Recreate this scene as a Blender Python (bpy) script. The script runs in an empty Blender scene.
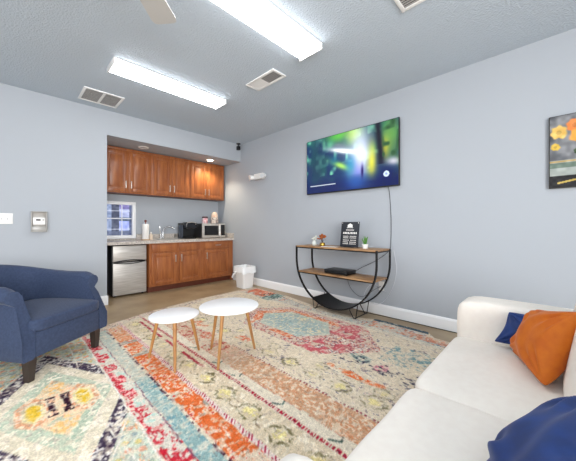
import bpy, bmesh, math, random
import numpy as np
from mathutils import Vector, Matrix
random.seed(7)
SC = bpy.context.scene
COL = SC.collection
PI = math.pi

# ------------------------------------------------------------------ camera, world, lights
EYE = 1.11
YAW = math.radians(45.7)
cd = bpy.data.cameras.new('camera'); cam = bpy.data.objects.new('camera', cd); COL.objects.link(cam)
cam.location = (0, 0, EYE); cam.rotation_euler = (PI/2, 0, -YAW)
cd.sensor_fit = 'HORIZONTAL'; cd.sensor_width = 36; cd.lens = 36*274/576
cd.shift_y = -4.4/576; cd.clip_start = 0.02; cd.clip_end = 60
SC.camera = cam
SC.view_settings.view_transform = 'Standard'; SC.view_settings.look = 'None'
SC.view_settings.gamma = 1; SC.view_settings.use_curve_mapping = False
SC.view_settings.exposure = 0.43
w = bpy.data.worlds.new('world'); SC.world = w; w.use_nodes = True
w.node_tree.nodes['Background'].inputs[0].default_value = (0.75, 0.85, 1, 1)
w.node_tree.nodes['Background'].inputs[1].default_value = 1.0

def area(name, loc, rot, sx, sy, power, color=(1, 1, 1)):
    l = bpy.data.lights.new(name, 'AREA'); l.shape = 'RECTANGLE'; l.size = sx; l.size_y = sy
    l.energy = power; l.color = color
    o = bpy.data.objects.new(name, l); COL.objects.link(o); o.location = loc; o.rotation_euler = rot
    return o
LENS_STRENGTH = 6.2
# soft fill lights added out of view, set in made-up window openings
area('fill_front', (-0.75, -2.28, 1.45), (PI/2, 0, 0), 3.0, 1.7, 205, (1, .985, .97))
area('fill_left', (-2.48, 1.2, 1.45), (PI/2, 0, -PI/2), 3.4, 1.7, 20, (1, .985, .97))

# ------------------------------------------------------------------ helpers
def lin(c):
    return tuple(((v/255)/12.92 if v/255 <= .04045 else ((v/255+.055)/1.055)**2.4) for v in c) + (1,)

def mat(name, rgb, rough=.5, metal=0., bump=0., scale=200., rgb2=None, cscale=None, stretch=None, emit=0., spec=None, trans=0., sheen=0., detail=3, bdist=.01):
    m = bpy.data.materials.new(name); m.use_nodes = True
    nt = m.node_tree; b = nt.nodes['Principled BSDF']
    b.inputs['Base Color'].default_value = lin(rgb); b.inputs['Roughness'].default_value = rough
    b.inputs['Metallic'].default_value = metal
    if spec is not None: b.inputs['Specular IOR Level'].default_value = spec
    if trans: b.inputs['Transmission Weight'].default_value = trans
    if sheen:
        b.inputs['Sheen Weight'].default_value = sheen; b.inputs['Sheen Roughness'].default_value = .4
    if emit:
        b.inputs['Emission Color'].default_value = lin(rgb); b.inputs['Emission Strength'].default_value = emit
    tc = nt.nodes.new('ShaderNodeTexCoord'); mp = nt.nodes.new('ShaderNodeMapping')
    nt.links.new(tc.outputs['Object'], mp.inputs['Vector'])
    if stretch: mp.inputs['Scale'].default_value = stretch
    if rgb2:
        n = nt.nodes.new('ShaderNodeTexNoise'); n.inputs['Scale'].default_value = cscale or 5; n.inputs['Detail'].default_value = detail
        r = nt.nodes.new('ShaderNodeValToRGB'); r.color_ramp.elements[0].color = lin(rgb); r.color_ramp.elements[1].color = lin(rgb2)
        r.color_ramp.elements[0].position = .35; r.color_ramp.elements[1].position = .65
        nt.links.new(mp.outputs[0], n.inputs['Vector']); nt.links.new(n.outputs['Fac'], r.inputs[0]); nt.links.new(r.outputs[0], b.inputs['Base Color'])
    if bump:
        n2 = nt.nodes.new('ShaderNodeTexNoise'); n2.inputs['Scale'].default_value = scale; n2.inputs['Detail'].default_value = 2
        bp = nt.nodes.new('ShaderNodeBump'); bp.inputs['Strength'].default_value = bump; bp.inputs['Distance'].default_value = bdist
        nt.links.new(tc.outputs['Object'], n2.inputs['Vector']); nt.links.new(n2.outputs['Fac'], bp.inputs['Height']); nt.links.new(bp.outputs[0], b.inputs['Normal'])
    return m

def attr_mat(name, rough=.9, emit=0., speck=0., spec=.3):
    m = bpy.data.materials.new(name); m.use_nodes = True
    nt = m.node_tree; b = nt.nodes['Principled BSDF']; b.inputs['Roughness'].default_value = rough
    b.inputs['Specular IOR Level'].default_value = spec
    a = nt.nodes.new('ShaderNodeVertexColor'); a.layer_name = 'pattern'
    out = a.outputs['Color']
    if speck:
        tc = nt.nodes.new('ShaderNodeTexCoord')
        n = nt.nodes.new('ShaderNodeTexNoise'); n.inputs['Scale'].default_value = 130; n.inputs['Detail'].default_value = 3
        nt.links.new(tc.outputs['Object'], n.inputs['Vector'])
        mr = nt.nodes.new('ShaderNodeMapRange'); mr.inputs[1].default_value = .3; mr.inputs[2].default_value = .7
        mr.inputs[3].default_value = 1-speck; mr.inputs[4].default_value = 1+speck
        nt.links.new(n.outputs['Fac'], mr.inputs[0])
        mx = nt.nodes.new('ShaderNodeVectorMath'); mx.operation = 'SCALE'
        nt.links.new(out, mx.inputs[0]); nt.links.new(mr.outputs[0], mx.inputs['Scale']); out = mx.outputs[0]
        bp = nt.nodes.new('ShaderNodeBump'); bp.inputs['Strength'].default_value = .35; bp.inputs['Distance'].default_value = .004
        nt.links.new(n.outputs['Fac'], bp.inputs['Height']); nt.links.new(bp.outputs[0], b.inputs['Normal'])
    nt.links.new(out, b.inputs['Base Color'])
    if emit:
        nt.links.new(out, b.inputs['Emission Color']); b.inputs['Emission Strength'].default_value = emit
        b.inputs['Base Color'].default_value = (0, 0, 0, 1)
        for l in list(nt.links):
            if l.to_socket == b.inputs['Base Color']: nt.links.remove(l)
        b.inputs['Base Color'].default_value = (.01, .01, .01, 1)
    return m

class MB:
    def __init__(s): s.bm = bmesh.new()
    def _bev(s, vs, r, seg):
        es = list({e for v in vs for e in v.link_edges})
        bmesh.ops.bevel(s.bm, geom=es, offset=r, segments=seg, profile=.5, affect='EDGES')
    def box(s, x0, x1, y0, y1, z0, z1, bev=0, seg=2, M=None):
        r = bmesh.ops.create_cube(s.bm, size=1); vs = r['verts']
        for v in vs:
            v.co = Vector(((x0+x1)/2+v.co.x*(x1-x0), (y0+y1)/2+v.co.y*(y1-y0), (z0+z1)/2+v.co.z*(z1-z0)))
        if M is not None:
            for v in vs: v.co = M @ v.co
        if bev: s._bev(vs, bev, seg)
        return s
    def cyl(s, p, q, r1, r2=None, n=20, bev=0):
        r2 = r1 if r2 is None else r2
        p = Vector(p); q = Vector(q); d = q-p
        r = bmesh.ops.create_cone(s.bm, cap_ends=True, segments=n, radius1=r1, radius2=r2, depth=d.length)
        R = d.to_track_quat('Z', 'Y').to_matrix().to_4x4()
        for v in r['verts']: v.co = (Matrix.Translation((p+q)/2) @ R) @ v.co
        return s
    def lathe(s, prof, c=(0, 0, 0), n=32):
        rows = []
        for (r, z) in prof:
            rows.append([s.bm.verts.new((c[0]+r*math.cos(2*PI*k/n), c[1]+r*math.sin(2*PI*k/n), c[2]+z)) for k in range(n)])
        for a, b in zip(rows, rows[1:]):
            for k in range(n): s.bm.faces.new((a[k], a[(k+1) % n], b[(k+1) % n], b[k]))
        s.bm.faces.new(rows[0][::-1]); s.bm.faces.new(rows[-1])
        return s
    def tube(s, pts, r, n=8, closed=False):
        pts = [Vector(p) for p in pts]; rows = []
        prev = None
        for i, p in enumerate(pts):
            a = pts[i-1] if i else (pts[-1] if closed else p); b = pts[(i+1) % len(pts)] if (i < len(pts)-1 or closed) else p
            t = (b-a).normalized()
            if prev is None:
                u = t.orthogonal().normalized()
            else:
                u = (prev - t*prev.dot(t)).normalized()
            prev = u; v = t.cross(u)
            rows.append([s.bm.verts.new(p+(u*math.cos(2*PI*k/n)+v*math.sin(2*PI*k/n))*r) for k in range(n)])
        pr = list(zip(rows, rows[1:]))
        if closed: pr.append((rows[-1], rows[0]))
        for a, b in pr:
            for k in range(n): s.bm.faces.new((a[k], a[(k+1) % n], b[(k+1) % n], b[k]))
        if not closed: s.bm.faces.new(rows[0][::-1]); s.bm.faces.new(rows[-1])
        return s
    def grid(s, P, closed_u=False):
        V = [[s.bm.verts.new(p) for p in row] for row in P]
        n = len(V)
        for i in range(n if closed_u else n-1):
            a = V[i]; b = V[(i+1) % n]
            for j in range(len(a)-1):
                try: s.bm.faces.new((a[j], a[j+1], b[j+1], b[j]))
                except ValueError: pass
        return V
    def prism(s, poly, axis, a0, a1):
        # poly: list of 2d points in the two other axes, extruded along axis
        def mk(p, a):
            return {'x': (a, p[0], p[1]), 'y': (p[0], a, p[1]), 'z': (p[0], p[1], a)}[axis]
        A = [s.bm.verts.new(mk(p, a0)) for p in poly]; B = [s.bm.verts.new(mk(p, a1)) for p in poly]
        n = len(poly)
        for k in range(n): s.bm.faces.new((A[k], A[(k+1) % n], B[(k+1) % n], B[k]))
        s.bm.faces.new(A[::-1]); s.bm.faces.new(B)
        return s
    def xf(s, M):
        bmesh.ops.transform(s.bm, matrix=M, verts=s.bm.verts[:]); return s
    def build(s, name, m, parent=None, loc=None, smooth=True, ang=38, subs=0, weld=False):
        if weld: bmesh.ops.remove_doubles(s.bm, verts=s.bm.verts[:], dist=1e-4)
        bmesh.ops.recalc_face_normals(s.bm, faces=s.bm.faces[:])
        me = bpy.data.meshes.new(name); 
        if loc is not None:
            bmesh.ops.transform(s.bm, matrix=Matrix.Translation(-Vector(loc)), verts=s.bm.verts[:])
        s.bm.to_mesh(me); s.bm.free()
        for mm in (m if isinstance(m, (list, tuple)) else [m]): me.materials.append(mm)
        if smooth:
            me.polygons.foreach_set('use_smooth', [True]*len(me.polygons)); me.set_sharp_from_angle(angle=math.radians(ang))
        o = bpy.data.objects.new(name, me); COL.objects.link(o)
        if loc is not None: o.location = loc
        if parent is not None: o.parent = parent
        if subs:
            md = o.modifiers.new('sub', 'SUBSURF'); md.levels = subs; md.render_levels = subs
        return o

def tag(o, label, cat, group=None, kind=None):
    o['label'] = label; o['category'] = cat
    if group: o['group'] = group
    if kind: o['kind'] = kind
    return o
def thing(name, loc, label, cat, rz=0, group=None):
    o = bpy.data.objects.new(name, None); COL.objects.link(o); o.location = loc; o.rotation_euler = (0, 0, rz)
    o.empty_display_size = .1
    return tag(o, label, cat, group)
def struct(o): o['kind'] = 'structure'; return o
def copy_tree(o, parent=None):
    c = o.copy(); COL.objects.link(c)
    if parent: c.parent = parent
    for ch in o.children: copy_tree(ch, c)
    return c

# value noise for patterns
_rng = np.random.RandomState(3); _LAT = _rng.rand(512, 512)
def vnoise(x, y, f, ox=0, oy=0):
    x = x*f+ox+100; y = y*f+oy+100
    xi = np.floor(x).astype(int); yi = np.floor(y).astype(int); fx = x-xi; fy = y-yi
    fx = fx*fx*(3-2*fx); fy = fy*fy*(3-2*fy)
    g = lambda a, b: _LAT[a % 512, b % 512]
    return (g(xi, yi)*(1-fx)+g(xi+1, yi)*fx)*(1-fy)+(g(xi, yi+1)*(1-fx)+g(xi+1, yi+1)*fx)*fy
def srgb2lin(a):
    a = np.clip(a/255., 0, 1); return np.where(a <= .04045, a/12.92, ((a+.055)/1.055)**2.4)
def set_pattern(me, cols):
    ca = me.color_attributes.new('pattern', 'FLOAT_COLOR', 'POINT')
    arr = np.ones((len(cols), 4), np.float32); arr[:, :3] = srgb2lin(cols); ca.data.foreach_set('color', arr.ravel())

# ------------------------------------------------------------------ materials
M_wall = mat('wall_paint', (174, 180, 187), .75, bump=.12, scale=160, bdist=.004)
M_ceil = mat('ceiling_paint', (190, 202, 213), .9, bump=.55, scale=70, bdist=.012)
M_trimw = mat('white_trim_paint', (248, 249, 250), .4)
M_floor = mat('vinyl_floor', (176, 153, 120), .4, rgb2=(150, 126, 96), cscale=2.2, detail=8, bump=.05, scale=40)
M_white = mat('white_plastic', (240, 240, 238), .35)
M_wtable = mat('white_lacquer', (246, 246, 246), .3)
M_oak = mat('oak_wood', (186, 138, 82), .45, rgb2=(158, 108, 58), cscale=14, stretch=(4, 4, .6))
M_cab = mat('cabinet_wood', (170, 104, 58), .3, rgb2=(142, 80, 44), cscale=9, stretch=(3, 3, .35), detail=6)
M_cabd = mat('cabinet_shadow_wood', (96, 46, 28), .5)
M_nickel = mat('brushed_nickel', (205, 203, 198), .3, metal=1)
M_chrome = mat('chrome', (196, 198, 200), .15, metal=1)
M_steel = mat('stainless_steel', (206, 203, 198), .42, metal=.45, bump=.04, scale=300, rgb2=(182, 178, 172), cscale=8, stretch=(.5, .5, 12))
M_black = mat('black_plastic', (14, 14, 16), .35)
M_blackm = mat('black_metal', (20, 20, 21), .42, metal=.3)
M_granite = mat('granite_laminate', (214, 206, 196), .35, rgb2=(164, 156, 150), cscale=55, detail=5)
M_navy = mat('navy_fabric', (52, 66, 94), .85, rgb2=(43, 56, 84), cscale=60, bump=.3, scale=500, sheen=.1, bdist=.002)
M_legd = mat('dark_leg_wood', (52, 42, 38), .4)
M_sofa = mat('cream_linen', (243, 236, 226), .9, rgb2=(240, 232, 222), cscale=30, bump=.3, scale=420, bdist=.002)
M_orange = mat('orange_velvet', (210, 110, 4), .7, rgb2=(198, 96, 2), cscale=20, sheen=.08, bump=.1, scale=300, bdist=.002)
M_blue = mat('blue_velvet', (10, 54, 122), .6, rgb2=(8, 42, 100), cscale=18, sheen=.08, bump=.1, scale=300, bdist=.002)
M_shelfw = mat('rustic_shelf_wood', (178, 140, 100), .5, rgb2=(142, 104, 70), cscale=10, stretch=(3, .5, 3), detail=6)
M_lens = mat('lit_acrylic_lens', (252, 253, 255), .4, emit=LENS_STRENGTH*1.5)
M_dark = mat('dark_slot', (58, 58, 60), .7)
M_grey = mat('louvre_grey', (168, 166, 164), .5)
M_glassd = mat('dark_glass', (24, 26, 28), .12)
M_papw = mat('paper_white', (240, 238, 234), .9)
M_gold = mat('brass_gold', (196, 160, 70), .3, metal=.9)
M_green = mat('leaf_green', (62, 120, 42), .6, rgb2=(96, 150, 60), cscale=40)
M_terr = mat('dried_flower', (150, 72, 30), .8, rgb2=(186, 104, 50), cscale=60)
M_fan = mat('fan_blade', (186, 186, 184), .5)
M_cord = mat('grey_cord', (96, 98, 102), .5)

WX, WY, CH = 3.277, 4.532, 2.745      # plane of the long wall, plane of the kitchen wall, ceiling
LX, FY = -2.55, -2.35                 # walls behind the camera
AX0, AY = 0.984, 5.375                # alcove left side and back
SOF = 2.40

# ------------------------------------------------------------------ structure
o = MB().box(LX-.15, WX+.15, FY-.15, AY+.15, -.12, 0).build('floor', M_floor, smooth=False); struct(o)
o = MB().box(LX-.15, WX+.15, FY-.15, AY+.15, CH, CH+.12).build('ceiling', M_ceil, smooth=False); struct(o)
o = MB().box(WX, WX+.15, FY-.15, AY+.15, 0, CH).build('wall_right', M_wall, smooth=False); struct(o)
o = MB().box(LX, AX0, WY, AY+.15, 0, CH).build('wall_back', M_wall, smooth=False); struct(o)
o = MB().box(AX0, WX, WY, AY+.15, SOF, CH).build('wall_back_soffit', M_wall, smooth=False); struct(o)
# alcove back wall with the opening for its window
WZ0, WZ1, WX1 = .90, 1.525, 1.593
b = MB().box(AX0, WX, AY, AY+.15, 0, WZ0).box(AX0, WX, AY, AY+.15, WZ1, SOF).box(WX1, WX, AY, AY+.15, WZ0, WZ1)
struct(b.build('wall_alcove', M_wall, smooth=False))
# left and front walls, window openings added for the fill lights
def wall_with_hole(name, ax, a0, a1, t0, t1, h0, h1, z0, z1):
    b = MB()
    def bx(p0, p1, q0, q1):
        if ax == 'x': b.box(p0, p1, t0, t1, q0, q1)
        else: b.box(t0, t1, p0, p1, q0, q1)
    bx(a0, h0, 0, CH); bx(h1, a1, 0, CH); bx(h0, h1, 0, z0); bx(h0, h1, z1, CH)
    struct(b.build(name, M_wall, smooth=False))
wall_with_hole('wall_front', 'x', LX-.15, WX, FY-.15, FY, -2.25, .75, .6, 2.3)
wall_with_hole('wall_left', 'y', FY, WY, LX-.15, LX, -.5, 2.9, .6, 2.3)
M_pane = mat('window_glass', (225, 235, 245), .05, trans=1)
for i, (nm, f) in enumerate((('added_window_2', 'x'), ('added_window_3', 'y'))):  # unseen window frames, made up to go with the fill lights
    a0, a1 = ((-2.25, .75), (-.5, 2.9))[i]; t = (FY-.1, LX-.1)[i]
    b = MB()
    for (p0, p1, q0, q1) in ((a0, a1, .6, .66), (a0, a1, 2.24, 2.3), (a0, a0+.06, .66, 2.24), (a1-.06, a1, .66, 2.24), ((a0+a1)/2-.03, (a0+a1)/2+.03, .66, 2.24), (a0+.06, a1-.06, 1.42, 1.46)):
        if f == 'x': b.box(p0, p1, t, t+.05, q0, q1)
        else: b.box(t, t+.05, p0, p1, q0, q1)
    struct(b.build(nm, M_trimw))
# baseboards
def bbprof(y): return [(y, 0), (y-.014, 0), (y-.014, .105), (y-.008, .125), (y, .13)]
struct(MB().prism([(WX, 0), (WX-.014, 0), (WX-.014, .108), (WX-.007, .128), (WX, .132)], 'y', FY, 4.76).build('baseboard_right', M_trimw, smooth=False))
struct(MB().prism([(WY, 0), (WY-.014, 0), (WY-.014, .108), (WY-.007, .128), (WY, .132)], 'x', LX, AX0).build('baseboard_back', M_trimw, smooth=False))
struct(MB().box(AX0, AX0+.012, WY-.014, WY+.14, 0, .125).build('baseboard_alcove', M_trimw, smooth=False))

# alcove window
win = MB()
fx0 = AX0+.002
for r in ((fx0, WX1+.01, WZ1-.045, WZ1+.01), (fx0, WX1+.01, WZ0-.005, WZ0+.05), (WX1-.045, WX1+.01, WZ0+.05, WZ1-.045), (fx0, fx0+.05, WZ0+.05, WZ1-.045)):
    win.box(r[0], r[1], AY-.022, AY+.05, r[2], r[3], .004)
win = struct(win.build('window_1', M_trimw))
nx, nz = 90, 90
bm = MB(); xs = np.linspace(fx0+.05, WX1-.045, nx); zs = np.linspace(WZ0+.05, WZ1-.045, nz)
bm.grid([[(x, AY+.035, z) for z in zs] for x in xs])
P = bm.build('window_pane', attr_mat('window_view', .08, emit=1.0), win, smooth=False)
co = np.zeros(len(P.data.vertices)*3); P.data.vertices.foreach_get('co', co); co = co.reshape(-1, 3)
u = (co[:, 0]-xs[0])/(xs[-1]-xs[0]); v = (co[:, 2]-zs[0])/(zs[-1]-zs[0])
c = np.zeros((len(u), 3)); c[:] = (136, 150, 182)
def bl(c, m, col): m = np.clip(m, 0, 1)[:, None]; return c*(1-m)+np.array(col, float)*m
c = bl(c, (u > .40)*(u < .62)*.85, (70, 74, 92))
c = bl(c, (u > .64)*(u < .93)*(v > .60)*1., (168, 176, 214))
c = bl(c, (u > .64)*(u < .93)*(v > .86)*1., (128, 122, 176))
c = bl(c, (u > .62)*(v > .47)*(v < .58)*1., (84, 98, 118))
c = bl(c, (u > .62)*(u < .93)*(v > .16)*(v < .47), (158, 170, 232))
c = bl(c, (v < .14)*.8, (96, 104, 128))
c = bl(c, (u > .93)*.8, (70, 80, 110))
for hz in (.80, .55, .20): c = bl(c, np.exp(-((v-hz)/.018)**2)*(u < .95)*.7, (205, 210, 226))
c += (vnoise(co[:, 0], co[:, 2], 28)[:, None]-.5)*42
set_pattern(P.data, c)
mun = MB()
for fz in (.55,): mun.box(fx0+.05, WX1-.045, AY+.014, AY+.032, WZ0+.05+(WZ1-WZ0-.095)*fz-.006, WZ0+.05+(WZ1-WZ0-.095)*fz+.006)
mun.box(fx0+.05+.352, fx0+.05+.362, AY+.014, AY+.032, WZ0+.05, WZ1-.045)
mun.build('muntin', M_trimw, win)
win['label'] = 'white framed window in the kitchenette wall above the mini fridge'

# ------------------------------------------------------------------ ceiling fixtures
def light_fixture(x0, x1, y0, y1, label):
    t = thing('ceiling_light', ((x0+x1)/2, (y0+y1)/2, CH), label, 'ceiling light', group='fluorescent ceiling lights')
    L = (x1-x0)/2; W = (y1-y0)/2
    MB().box(-L, L, -W-.004, W+.004, -.016, 0, .003).build('housing', M_white, t)
    # wrap lens, trapezoid section
    MB().prism([(-W, -.016), (-W+.004, -.034), (-W+.03, -.055), (W-.03, -.055), (W-.004, -.034), (W, -.016)], 'x', -L+.012, L-.012).build('lens', M_lens, t, smooth=False)
    for sx in (-1, 1):
        MB().box(min(sx*L, sx*(L-.012)), max(sx*L, sx*(L-.012)), -W-.002, W+.002, -.057, -.016, .002).build('end_cap', M_white, t)
    return t
light_fixture(.715, 1.975, 3.04, 3.30, 'lit wrap-around fluorescent ceiling light nearer the kitchenette, beside the double return vent')
light_fixture(.715, 1.965, 1.49, 1.755, 'lit wrap-around fluorescent ceiling light cut by the top of the picture')

def vent(x0, x1, y0, y1, label, panes, slat_axis, hole=(0, 1)):
    cx, cy = (x0+x1)/2, (y0+y1)/2; L = (x1-x0)/2; W = (y1-y0)/2
    t = thing('ceiling_vent', (cx, cy, CH), label, 'air vent')
    f = .028
    b = MB()
    b.box(-L, L, -W, -W+f, -.012, 0, .003).box(-L, L, W-f, W, -.012, 0, .003).box(-L, -L+f, -W+f, W-f, -.012, 0, .003).box(L-f, L, -W+f, W-f, -.012, 0, .003)
    if panes == 'x': b.box(-f/2, f/2, -W+f, W-f, -.011, 0)
    b.build('frame', M_white, t)
    MB().box(-L+f, L-f, -W+f, W-f, -.003, -.001).build('backing', M_dark, t)
    s = MB(); 
    if slat_axis == 'x':
        n = int((2*W-2*f)/.022)
        for k in range(n):
            y = -W+f+(k+.5)*(2*W-2*f)/n
            s.box(-L+f, L-f, y-.0065, y+.0065, -.008, -.006)
    else:
        n = int((2*L-2*f)/.022)
        for k in range(n):
            x = -L+f+(k+.5)*(2*L-2*f)/n
            s.box(x-.0065, x+.0065, -W+f, W-f, -.008, -.006)
    s.build('louvre', M_grey, t)
    return t
vent(.625, 1.05, 3.93, 4.345, 'white square return air vent with two grey panels near the kitchen wall', 'x', 'x')
tb = vent(1.92, 2.115, 2.09, 2.56, 'white rectangular ceiling register, half open and dark, beside the cut-off light', 'n', 'y')
MB().box(-.069, .069, .0, .205, -.0105, -.0085).build('closed_louvre', M_white, tb)
vent(1.80, 2.104, .53, .834, 'white slatted ceiling vent at the top edge of the picture', 'n', 'y')

# ceiling fan (one blade reaches into the picture)
fan = thing('ceiling_fan', (.25, 1.36, CH), 'ceiling fan with a pale greige blade reaching in at the top left', 'ceiling fan')
MB().lathe([(.065, 0), (.065, -.03), (.03, -.05)]).build('canopy', M_white, fan)
MB().cyl((0, 0, -.045), (0, 0, -.15), .013).build('downrod', M_white, fan)
MB().lathe([(.03, -.14), (.1, -.165), (.115, -.21), (.1, -.255), (.05, -.28), (.05, -.3), (.02, -.31)]).build('motor', M_white, fan)
for k in range(5):
    a = math.radians(45+72*k)
    Mx = Matrix.Rotation(a, 4, 'Z') @ Matrix.Rotation(math.radians(-5), 4, 'X')
    poly = [(.17, -.05), (.22, -.058), (.65, -.078), (.678, -.07), (.688, -.05), (.688, .05), (.678, .07), (.65, .078), (.22, .058), (.17, .05)]
    b = MB().prism(poly, 'z', -.004, .004).xf(Matrix.Translation((0, 0, -.29)) @ Mx)
    b.build('blade', M_fan, fan, ang=30)
    MB().box(.08, .21, -.018, .018, -.009, -.004, .002).xf(Matrix.Translation((0, 0, -.285)) @ Mx).build('blade_arm', M_white, fan)

# recessed downlights of the soffit
for (x, lit) in ((2.77, True), (1.56, False)):
    t = thing('recessed_downlight', (x, 4.83, SOF), 'glowing round recessed downlight over the right wall cabinets' if lit else 'unlit round recessed downlight over the left wall cabinets', 'downlight')
    MB().lathe([(.078, 0), (.078, -.006), (.06, -.009), (.055, -.004)]).build('trim_ring', M_white, t)
    MB().lathe([(.055, -.002), (.054, -.005)]).build('bulb', mat('warm_bulb', (255, 236, 200), .5, emit=30) if lit else mat('frosted_bulb', (205, 208, 210), .5), t)
    if lit:
        l = bpy.data.lights.new('downlight_lamp', 'SPOT'); l.energy = 36; l.color = (1, .88, .68); l.spot_size = math.radians(125); l.spot_blend = .6; l.shadow_soft_size = .05
        lo = bpy.data.objects.new('downlight_lamp', l); COL.objects.link(lo); lo.location = (0, 0, -.02); lo.parent = t

# ------------------------------------------------------------------ kitchenette
def cab_door(x0, x1, z0, z1, yf, parent, hside=None, hz='low', drawer=False, base=(0, 0, 0)):
    bx, by, bz = base
    b = MB(); sw = .055; Y = yf
    def B(a0, a1, c0, c1, y0, y1, bev=.002): b.box(a0-bx, a1-bx, y0-by, y1-by, c0-bz, c1-bz, bev)
    if drawer:
        B(x0, x1, z0, z1, Y-.019, Y, .004)
    else:
        B(x0, x0+sw, z0, z1, Y-.02, Y); B(x1-sw, x1, z0, z1, Y-.02, Y)
        B(x0+sw, x1-sw, z0, z0+sw, Y-.02, Y); B(x0+sw, x1-sw, z1-sw, z1, Y-.02, Y)
        B(x0+sw, x1-sw, z0+sw, z1-sw, Y-.009, Y, 0)
        B(x0+sw+.022, x1-sw-.022, z0+sw+.022, z1-sw-.022, Y-.016, Y-.008, .006)
    d = b.build('drawer' if drawer else 'door', M_cab, parent)
    if hside is not None:
        h = MB()
        if drawer and hside == 'c':
            xc = (x0+x1)/2; zc = (z0+z1)/2
            h.box(xc-.06-bx, xc+.06-bx, Y-.048-by, Y-.04-by, zc-.006-bz, zc+.006-bz, .003).box(xc-.055-bx, xc-.045-bx, Y-.042-by, Y-.018-by, zc-.005-bz, zc+.005-bz).box(xc+.045-bx, xc+.055-bx, Y-.042-by, Y-.018-by, zc-.005-bz, zc+.005-bz)
        else:
            xc = x0+.028 if hside == 'l' else x1-.028
            za = z0+.05 if hz == 'low' else z1-.17
            h.box(xc-.006-bx, xc+.006-bx, Y-.05-by, Y-.04-by, za-bz, za+.125-bz, .003)
            for zz in (za+.015, za+.11): h.box(xc-.005-bx, xc+.005-bx, Y-.042-by, Y-.018-by, zz-.005-bz, zz+.005-bz)
        h.build('handle', M_nickel, d)
    return d
UZ0, UZ1, UY = 1.655, 2.388, 5.07
uppers = [(1.03, 1.765, 1.40, 'reddish brown two-door wall cabinet above the window, leftmost of three'),
          (1.765, 2.455, 2.115, 'brown two-door wall cabinet in the middle of the row of three'),
          (2.455, 3.235, 2.82, 'brown two-door wall cabinet under the glowing downlight, rightmost of three')]
for (x0, x1, xm, lab) in uppers:
    t = thing('wall_cabinet', ((x0+x1)/2, AY, UZ0), lab, 'cabinet', group='wall cabinets of the kitchenette')
    bs = t.location[:]
    MB().box(x0+.0005-bs[0], x1-.0005-bs[0], UY-bs[1], AY-.001-bs[1], 0, UZ1-UZ0, .001).box(x0+.0005-bs[0], x1-.0005-bs[0], UY-.012-bs[1], UY-bs[1], UZ1-UZ0-.03, UZ1-UZ0, .002).build('body', M_cab, t)
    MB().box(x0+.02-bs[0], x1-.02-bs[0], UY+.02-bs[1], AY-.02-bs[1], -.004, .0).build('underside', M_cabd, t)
    cab_door(x0+.03, xm-.012, UZ0+.025, UZ1-.045, UY, t, 'r', 'low', base=bs)
    cab_door(xm+.012, x1-.03, UZ0+.025, UZ1-.045, UY, t, 'l', 'low', base=bs)
struct(MB().box(AX0, 1.03, UY+.002, AY, UZ0, UZ1).build('trim_1', M_cab, smooth=False))

CY, CZ = 4.785, .82
def base_cab(x0, x1, lab):
    t = thing('base_cabinet', ((x0+x1)/2, AY, 0), lab, 'cabinet'); bs = t.location[:]
    b = MB(); b.box(x0-bs[0], x1-bs[0], CY-bs[1], CY+.02-bs[1], .1, CZ).box(x0-bs[0], x0+.018-bs[0], CY+.02-bs[1], AY-.002-bs[1], .1, CZ).box(x1-.018-bs[0], x1-bs[0], CY+.02-bs[1], AY-.002-bs[1], .1, CZ).box(x0+.018-bs[0], x1-.018-bs[0], CY+.02-bs[1], AY-.002-bs[1], .1, .118).box(x0+.018-bs[0], x1-.018-bs[0], AY-.012-bs[1], AY-.002-bs[1], .118, CZ)
    b.build('body', M_cab, t, smooth=False)
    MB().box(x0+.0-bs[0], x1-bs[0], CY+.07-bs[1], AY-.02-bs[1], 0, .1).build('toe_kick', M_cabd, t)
    return t, bs
t, bs = base_cab(1.635, 2.585, 'wide oak brown base cabinet with two doors beneath the sink')
cab_door(1.675, 2.085, .135, .655, CY, t, 'r', 'high', base=bs); cab_door(2.135, 2.545, .135, .655, CY, t, 'l', 'high', base=bs)
cab_door(1.675, 2.085, .68, .80, CY, t, None, drawer=True, base=bs); cab_door(2.135, 2.545, .68, .80, CY, t, None, drawer=True, base=bs)
t, bs = base_cab(2.587, 3.245, 'narrow brown base cabinet with one door and a drawer beneath the microwave')
cab_door(2.63, 3.17, .135, .655, CY, t, 'l', 'high', base=bs); cab_door(2.63, 3.17, .68, .80, CY, t, 'c', drawer=True, base=bs)
struct(MB().box(3.245, WX, CY+.02, AY-.01, 0, CZ).build('trim_2', M_cab, smooth=False))
# worktop with sink
ct = thing('worktop', (2.1, AY, .82), 'speckled grey laminate worktop with low backsplash across the kitchenette', 'countertop')
def R(*a): return (a[0]-2.1, a[1]-2.1, a[2]-AY, a[3]-AY, a[4]-.82, a[5]-.82)
sx0, sx1, sy0, sy1 = 1.83, 2.27, 4.88, 5.24
b = MB()
for (x0, x1, y0, y1) in ((AX0+.002, sx0, 4.75, AY-.001), (sx1, WX-.002, 4.75, AY-.001), (sx0, sx1, 4.75, sy0), (sx0, sx1, sy1, AY-.001)): b.box(*R(x0, x1, y0, y1, .822, .868))
b.build('slab', M_granite, ct, smooth=False)
MB().box(*R(WX1+.02, WX-.002, AY-.02, AY-.001, .868, .965), .003).box(*R(AX0+.002, WX1+.02, AY-.02, AY-.001, .868, .89), .003).build('backsplash', M_granite, ct)
MB().box(*R(WX-.022, WX-.002, 4.76, AY-.02, .868, .965), .003).build('side_splash', M_granite, ct)
sk = MB()
sk.box(*R(sx0-.015, sx1+.015, sy0-.015, sy0+.01, .866, .873), .002).box(*R(sx0-.015, sx1+.015, sy1-.01, sy1+.015, .866, .873), .002).box(*R(sx0-.015, sx0+.01, sy0, sy1, .866, .873), .002).box(*R(sx1-.01, sx1+.015, sy0, sy1, .866, .873), .002)
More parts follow.
